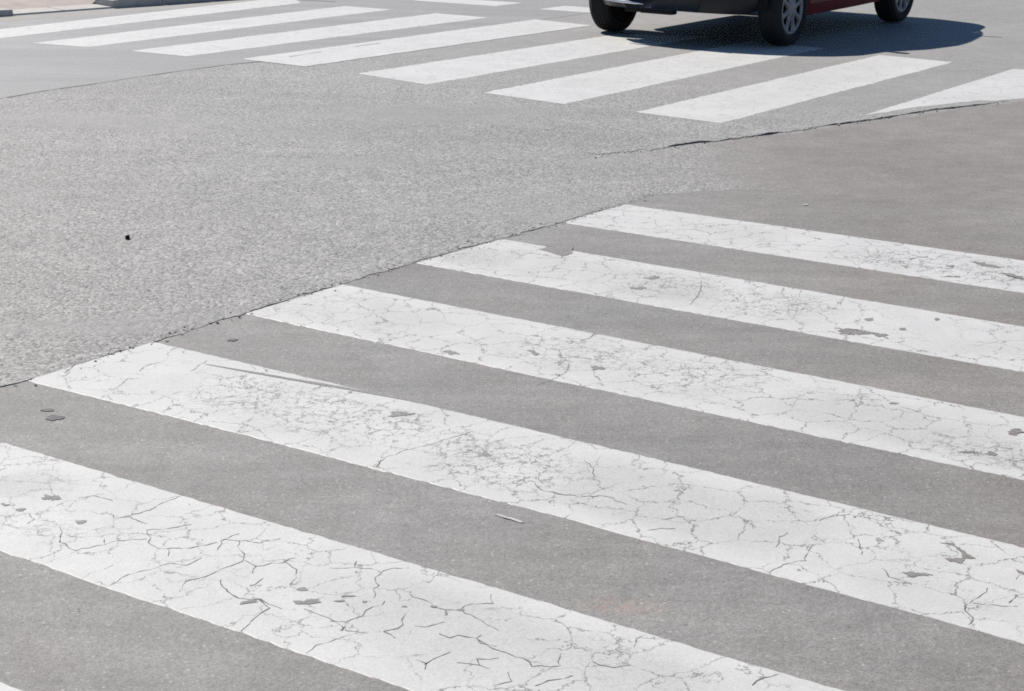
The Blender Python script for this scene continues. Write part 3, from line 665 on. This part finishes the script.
scrap([(-.040, 4.384), (-.024, 4.382), (-.004, 4.366), (.006, 4.362), (.037, 4.331), (.028, 4.330), (.004, 4.350), (-.012, 4.358), (-.024, 4.372)], .001, 'thin white scrap on the dark band between the two frontmost full stripes')
scrap([(1.352, 8.408), (1.384, 8.412), (1.374, 8.396), (1.358, 8.396)], .004, 'tiny pale scrap on the brown asphalt beyond the near crossing')

# loose grit gathered along the ragged joints
bm = bmesh.new()
rg = random.Random(5)
def chip_stone(x, y, z, r):
    q = bmesh.ops.create_icosphere(bm, subdivisions=1, radius=r)
    s = Vector((rg.uniform(.7, 1.3), rg.uniform(.7, 1.3), rg.uniform(.45, .8)))
    k = rg.choice((0, 0, 1, 1, 1, 2))
    for v in q['verts']:
        v.co = Vector((v.co.x*s.x*rg.uniform(.75, 1.2) + x, v.co.y*s.y*rg.uniform(.75, 1.2) + y, v.co.z*s.z + z))
    for f in {f for v in q['verts'] for f in v.link_faces}: f.material_index = k
el_pts = dense([tuple(q) for q in EL], .03)
for i in range(170):
    x, y = rg.choice(el_pts); o = rg.gauss(.0, .022); r = rg.uniform(.0022, .0055)
    chip_stone(x - d0.y*o + rg.uniform(-.015, .015), y + d0.x*o, (.0034 if o > 0 else .002) + r*.35, r)
jt = dense([tuple(q) for q in LINES['crack']], .03)
for i in range(70):
    x, y = rg.choice(jt); o = abs(rg.gauss(0, .03)); r = rg.uniform(.003, .008)
    chip_stone(x + .637*o, y - .771*o, .0034 + r*.35, r)
for i in range(26):
    x, y = rg.uniform(-1.6, 2.6), rg.uniform(3.2, 9.0); r = rg.uniform(.0014, .0026)
    chip_stone(x, y, .0035 + r*.3, r)
tag(link('grit', bm, [CRACK, KERB, PAINT_FAR]), 'loose grit along the road joints', kind='stuff')

# ---------------------------------------------------------------- the car
def lerp_table(tab, x):
    if x <= tab[0][0]: return tab[0][1]
    for (a, va), (b, vb) in zip(tab, tab[1:]):
        if x <= b:
            t = (x-a)/(b-a); return va + (vb-va)*t
    return tab[-1][1]
XF, XR, WR = 1.175, -1.175, .290
T_BOT = [(-1.80, .40), (-1.70, .33), (-1.5, .25), (-.8, .215), (.8, .205), (1.45, .255), (1.70, .268), (1.80, .275)]
T_BELT = [(-1.80, .62), (-1.72, .86), (-1.5, .93), (-.3, .92), (.8, .89), (1.2, .82), (1.45, .71), (1.65, .585), (1.80, .46)]
T_TOP = [(-1.80, .66), (-1.76, .86), (-1.70, .94), (-1.50, 1.03), (-1.12, 1.33), (-.95, 1.395), (-.5, 1.45), (-.1, 1.46), (.34, 1.37), (1.0, .96), (1.2, .87), (1.45, .755), (1.65, .62), (1.80, .49)]
T_W = [(-1.80, .58), (-1.74, .69), (-1.6, .77), (-1.3, .825), (-.3, .845), (1.2, .83), (1.42, .775), (1.58, .68), (1.72, .53), (1.80, .34)]
T_WT = [(-1.80, .50), (-1.74, .60), (-1.50, .60), (-1.05, .56), (-.3, .61), (.34, .60), (1.0, .68), (1.2, .70), (1.55, .62), (1.72, .50), (1.80, .28)]
def car_xs():
    xs = [-1.80, -1.77, -1.74, -1.70, -1.66, -1.62, -1.55, -1.47, -1.40, -1.33, -1.26, -1.18, -1.09, -1.0]
    for c in (XR, XF):
        xs += [c + .335*math.cos(math.pi*k/16) for k in range(17)]
    xs += [-.78, -.72, -.45, -.25, -.10, .05, .20, .34, .48, .62, .75, 1.56, 1.62, 1.67, 1.72, 1.76, 1.79, 1.80]
    return sorted(set(round(x, 4) for x in xs))
def section(x):
    zb, be, tp, w, wt = [lerp_table(t, x) for t in (T_BOT, T_BELT, T_TOP, T_W, T_WT)]
    zb0 = zb
    for c in (XR, XF):
        d = abs(x-c)
        if d < .3351: zb = max(zb, WR + math.sqrt(max(0, .335**2-d*d)))
    be = max(be, zb+.10); tp = max(tp, be+.03); wt = min(wt, w-.05)
    f = lambda t: zb + (be-zb)*t
    P = [(w-.035, zb), (w-.008, f(.14)), (w, f(.36)), (w-.002, f(.64)), (w-.018, f(.90)), (w-.04, f(1.0))]
    e = (wt+.01, tp-.055)
    for t in (.08, .5, .92): P.append((P[5][0]+(e[0]-P[5][0])*t, P[5][1]+(max(e[1], be+.004)-P[5][1])*t))
    P += [(wt, max(tp-.05, be+.006)), (wt-.05, tp-.02), (wt*.55, tp-.004), (0, tp)]
    return P
def make_car():
    root = bpy.data.objects.new('hatchback_car', None); COL.objects.link(root)
    tag(root, 'small dark red hatchback on the far crossing, seen only from its sills down', 'car')
    xs = car_xs(); secs = [section(x) for x in xs]
    parts = {}
    def put(key, quad):
        parts.setdefault(key, []).append(quad)
    nt = len(secs[0])
    for i in range(len(xs)-1):
        x = .5*(xs[i]+xs[i+1])
        for side in (1, -1):
            for k in range(nt-1):
                q = [(xs[i], side*secs[i][k][0], secs[i][k][1]), (xs[i+1], side*secs[i+1][k][0], secs[i+1][k][1]),
                     (xs[i+1], side*secs[i+1][k+1][0], secs[i+1][k+1][1]), (xs[i], side*secs[i][k+1][0], secs[i][k+1][1])]
                if side < 0: q.reverse()
                zc = sum(v[2] for v in q)/4
                key = 'body'
                if x > 1.51 and zc < .60: key = 'front_bumper'
                elif x < -1.52 and zc < .62: key = 'rear_bumper'
                elif k in (6, 7) and -.72 < x < -.10 or k in (6, 7) and -.05 < x < .40: key = ('window', side, 0 if x < -.07 else 1)
                elif k in (6, 7) and -1.17 < x < -.79: key = ('window', side, 2)
                elif k >= 10 and .34 < x < .96: key = 'windshield'
                elif k >= 10 and -1.47 < x < -1.09: key = 'rear_window'
                elif k < 5 and -.78 < x < .75 and k > 0: key = ('door', side)
                elif k < 1 and -.84 < x < .84: key = ('sill', side)
                put(key, q)
    front = [(xs[-1], secs[-1][k][0], secs[-1][k][1]) for k in range(nt)] + [(xs[-1], -secs[-1][k][0], secs[-1][k][1]) for k in range(nt-2, -1, -1)]
    rear = [(xs[0], secs[0][k][0], secs[0][k][1]) for k in range(nt)] + [(xs[0], -secs[0][k][0], secs[0][k][1]) for k in range(nt-2, -1, -1)]
    put('front_bumper', front); put('rear_bumper', list(reversed(rear)))
    made = {}
    for key, quads in parts.items():
        bm = bmesh.new()
        for q in quads:
            try: bm.faces.new([bm.verts.new(v) for v in q])
            except ValueError: pass
        bmesh.ops.remove_doubles(bm, verts=bm.verts, dist=.0008)
        bmesh.ops.dissolve_degenerate(bm, edges=bm.edges, dist=.0005)
        nm = key if isinstance(key, str) else key[0]
        mat = {'body': RED, 'front_bumper': PLASTIC, 'rear_bumper': PLASTIC, 'window': GLASS, 'windshield': GLASS, 'rear_window': GLASS, 'door': RED, 'sill': RED}[nm]
        made[key] = link(nm, bm, mat, root, True)
    # door handles
    for side in (1, -1):
        bm = bmesh.new(); add_box(bm, -.62, -.46, side*.832-.012, side*.832+.012, .79, .82, .006)
        link('handle', bm, PLASTIC, made[('door', side)])
    bm = bmesh.new()
    add_box(bm, -1.62, 1.50, -.56, .56, .25, .36, .03); add_box(bm, -.82, .82, -.79, .79, .212, .33, .02)
    add_box(bm, 1.70, 1.785, -.20, .10, .238, .30, .012); add_box(bm, 1.66, 1.75, -.36, -.16, .238, .30, .012)
    link('underbody', bm, UNDER, root)
    bm = bmesh.new(); add_tube(bm, [(-1.85, -.45, .27), (-1.4, -.45, .26), (-1.0, -.3, .24)], .022, 10); link('exhaust_pipe', bm, UNDER, root)
    # wheel wells
    for cx in (XF, XR):
        for side in (1, -1):
            bm = bmesh.new(); prev = None
            for k in range(15):
                a = math.pi*k/14
                r = .328
                row = [bm.verts.new((cx+r*math.cos(a), side*y, max(.24, WR+r*math.sin(a)))) for y in (.54, .79)]
                if prev: bm.faces.new((prev[0], prev[1], row[1], row[0]))
                prev = row
            link('wheel_arch', bm, UNDER, root)
    # wheels
    for cx in (XF, XR):
        for side in (1, -1):
            w = bpy.data.objects.new('wheel', None); COL.objects.link(w); w.parent = root
            w.location = (cx, .775 if side > 0 else -.79, WR)
            if side < 0: w.rotation_euler = (0, 0, math.pi)
            if cx > 0: w.rotation_euler.z += math.radians(0)
            w.rotation_euler.y = math.radians(17*(1 if cx > 0 else 2))
            hw = .0925
            bm = bmesh.new()
            prof = [(.20, -hw*.80), (.212, -hw*.98), (.24, -hw*1.06), (.268, -hw), (.283, -hw*.86), (.289, -hw*.6)]
            for g in (-.5, -.17, .17, .5):
                prof += [(.2895, hw*(g-.10)), (.284, hw*(g-.07)), (.284, hw*(g+.07)), (.2895, hw*(g+.10))]
            prof += [(.289, hw*.6), (.283, hw*.86), (.268, hw), (.24, hw*1.06), (.212, hw*.98), (.20, hw*.80)]
            add_lathe(bm, prof, 64)
            bmesh.ops.recalc_face_normals(bm, faces=bm.faces)
            link('tyre', bm, RUBBER, w, True)
            bm = bmesh.new()
            add_lathe(bm, [(.0001, -.07), (.202, -.07), (.202, .045), (.0001, .03)], 48)
            link('rim', bm, UNDER, w)
            # hubcap: ring, centre and eight spokes round oval openings
            bm = bmesh.new()
            add_lathe(bm, [(.172, .066), (.176, .082), (.191, .086), (.206, .078), (.208, .055)], 64)
            add_lathe(bm, [(.0001, .094), (.030, .093), (.052, .089), (.070, .082), (.072, .070)], 48)
            ns = 8
            for k in range(ns):
                a0 = 2*math.pi*k/ns
                prev = None
                for j in range(7):
                    r = .062 + (.182-.062)*j/6
                    wid = .016 + .020*abs(j/6-.45)**1.5*2.6
                    row = []
                    for y, z in ((-wid, .066), (-wid*.7, .084), (wid*.7, .084), (wid, .066)):
                        row.append(bm.verts.new((r*math.cos(a0)-y*math.sin(a0), z, r*math.sin(a0)+y*math.cos(a0))))
                    if prev:
                        for m in range(3): bm.faces.new((prev[m], row[m], row[m+1], prev[m+1]))
                    prev = row
            bmesh.ops.recalc_face_normals(bm, faces=bm.faces)
            link('hubcap', bm, HUB, w, True)
    # bumper lip with its sunlit edge painted bright, grille, lamps, plates, mirrors, wipers, antenna, seats
    bm = bmesh.new()
    for side in (-1,):
        pts = [(1.770, side*.55, .330), (1.795, side*.44, .326), (1.806, side*.34, .322), (1.812, side*.24, .317), (1.812, side*.15, .312)]
        add_tube(bm, pts, [.010, .015, .014, .011, .003], 8)
    link('bumper_lip_highlight', bm, LIP_HIGHLIGHT, root, True)
    for side in (1, -1):
        bm = bmesh.new(); bmesh.ops.create_uvsphere(bm, u_segments=20, v_segments=12, radius=1)
        for v in bm.verts: v.co = Vector((1.52+v.co.x*.11, side*(.50+v.co.y*.14), .615+v.co.z*.06))
        link('headlight', bm, LAMP, root, True)
        bm = bmesh.new(); bmesh.ops.create_uvsphere(bm, u_segments=20, v_segments=12, radius=1)
        for v in bm.verts: v.co = Vector((-1.64+v.co.x*.07, side*(.655+v.co.y*.06), .76+v.co.z*.09))
        link('tail_light', bm, LAMPR, root, True)
        bm = bmesh.new(); add_box(bm, .74, .83, side*.84-.05, side*.84+.05, .92, 1.00, .025)
        add_box(bm, .76, .81, side*.79-.05, side*.79+.05, .93, .97, .01)
        link('side_mirror', bm, PLASTIC, root, True)
        bm = bmesh.new(); add_box(bm, -.02+.02, .50, side*.36-.24, side*.36+.24, .36, .52, .05); add_box(bm, -.16, .02, side*.36-.23, side*.36+.23, .45, 1.02, .05); add_box(bm, -.16, -.04, side*.36-.12, side*.36+.12, 1.04, 1.2, .04)
        link('front_seat', bm, SEATM, root, True)
    bm = bmesh.new(); add_box(bm, -.95, -.50, -.62, .62, .36, .52, .05); add_box(bm, -1.12, -.95, -.60, .60, .42, .98, .05); link('rear_seat', bm, SEATM, root, True)
    bm = bmesh.new(); add_box(bm, .55, .88, -.66, .66, .62, .88, .06); link('dashboard', bm, PLASTIC, root, True)
    bm = bmesh.new(); add_box(bm, 1.795, 1.812, -.25, .25, .40, .50, .004); link('number_plate', bm, PLATE, root)
    bm = bmesh.new(); add_box(bm, -1.815, -1.80, -.25, .25, .52, .62, .004); link('number_plate', bm, PLATE, root)
    bm = bmesh.new(); add_tube(bm, [(-.90, .40, 1.385), (-.945, .45, 1.49), (-.99, .505, 1.60)], [.020, .018, .015], 8); link('antenna', bm, PLASTIC, root)
    return root
car = make_car()
# near front wheel stands at (2.142, 14.843); the car heads towards us, to the left
HEAD = math.radians(-123.2)
Nf = Vector((2.135, 14.79))
fwv = Vector((math.cos(HEAD), math.sin(HEAD))); ltv = Vector((-fwv.y, fwv.x))
org = Nf - fwv*XF - ltv*.775
car.location = (org.x, org.y, .006)
car.rotation_euler = (0, 0, HEAD)

# ---------------------------------------------------------------- camera
F, PITCH, ROLL, H = 1820.0, 0.2812088135, 0.0147748806, 1.7216
cp, sp, cr, sr = math.cos(PITCH), math.sin(PITCH), math.cos(ROLL), math.sin(ROLL)
fw = Vector((0, cp, -sp)); r0 = Vector((1, 0, 0)); u0 = r0.cross(fw)
rr = r0*cr + u0*sr; uu = -r0*sr + u0*cr
cam = bpy.data.cameras.new('camera'); co = bpy.data.objects.new('camera', cam); COL.objects.link(co)
cam.sensor_fit = 'HORIZONTAL'; cam.sensor_width = 36; cam.lens = F*36/1024
cam.clip_start = .1; cam.clip_end = 2000
co.matrix_world = Matrix(((rr.x, uu.x, -fw.x, 0), (rr.y, uu.y, -fw.y, 0), (rr.z, uu.z, -fw.z, H), (0, 0, 0, 1)))
SC.camera = co

# ---------------------------------------------------------------- daylight
SUN_EL = math.radians(46.2)
trav = (ltv + fwv*.26).normalized()             # the way shadows fall on the ground
to_sun = Vector((-trav.x*math.cos(SUN_EL), -trav.y*math.cos(SUN_EL), math.sin(SUN_EL)))
sl = bpy.data.lights.new('sun', 'SUN'); so = bpy.data.objects.new('sun', sl); COL.objects.link(so)
sl.energy = 5.0; sl.angle = math.radians(.53); sl.color = (1.0, .938, .855)
so.rotation_euler = to_sun.to_track_quat('Z', 'Y').to_euler()
w = bpy.data.worlds.new('World'); SC.world = w; w.use_nodes = True
nt = w.node_tree; nt.nodes.clear()
sky = nt.nodes.new('ShaderNodeTexSky'); sky.sky_type = 'NISHITA'; sky.sun_disc = False
sky.sun_elevation = SUN_EL; sky.sun_rotation = math.atan2(to_sun.x, to_sun.y)
sky.air_density = 1.0; sky.dust_density = .0; sky.ozone_density = 5.0
bg = nt.nodes.new('ShaderNodeBackground'); bg.inputs[1].default_value = .065
ow = nt.nodes.new('ShaderNodeOutputWorld')
nt.links.new(sky.outputs[0], bg.inputs[0]); nt.links.new(bg.outputs[0], ow.inputs[0])

SC.render.engine = 'CYCLES'
SC.cycles.use_denoising = False
SC.cycles.max_bounces = 6; SC.cycles.diffuse_bounces = 1; SC.cycles.glossy_bounces = 2; SC.cycles.sample_clamp_indirect = .6; SC.cycles.caustics_reflective = False; SC.cycles.caustics_refractive = False
SC.cycles.pixel_filter_type = 'BLACKMAN_HARRIS'; SC.cycles.filter_width = 1.8
vs = SC.view_settings
vs.view_transform = 'Standard'; vs.look = 'None'; vs.gamma = 1.0; vs.use_curve_mapping = False
vs.exposure = .33
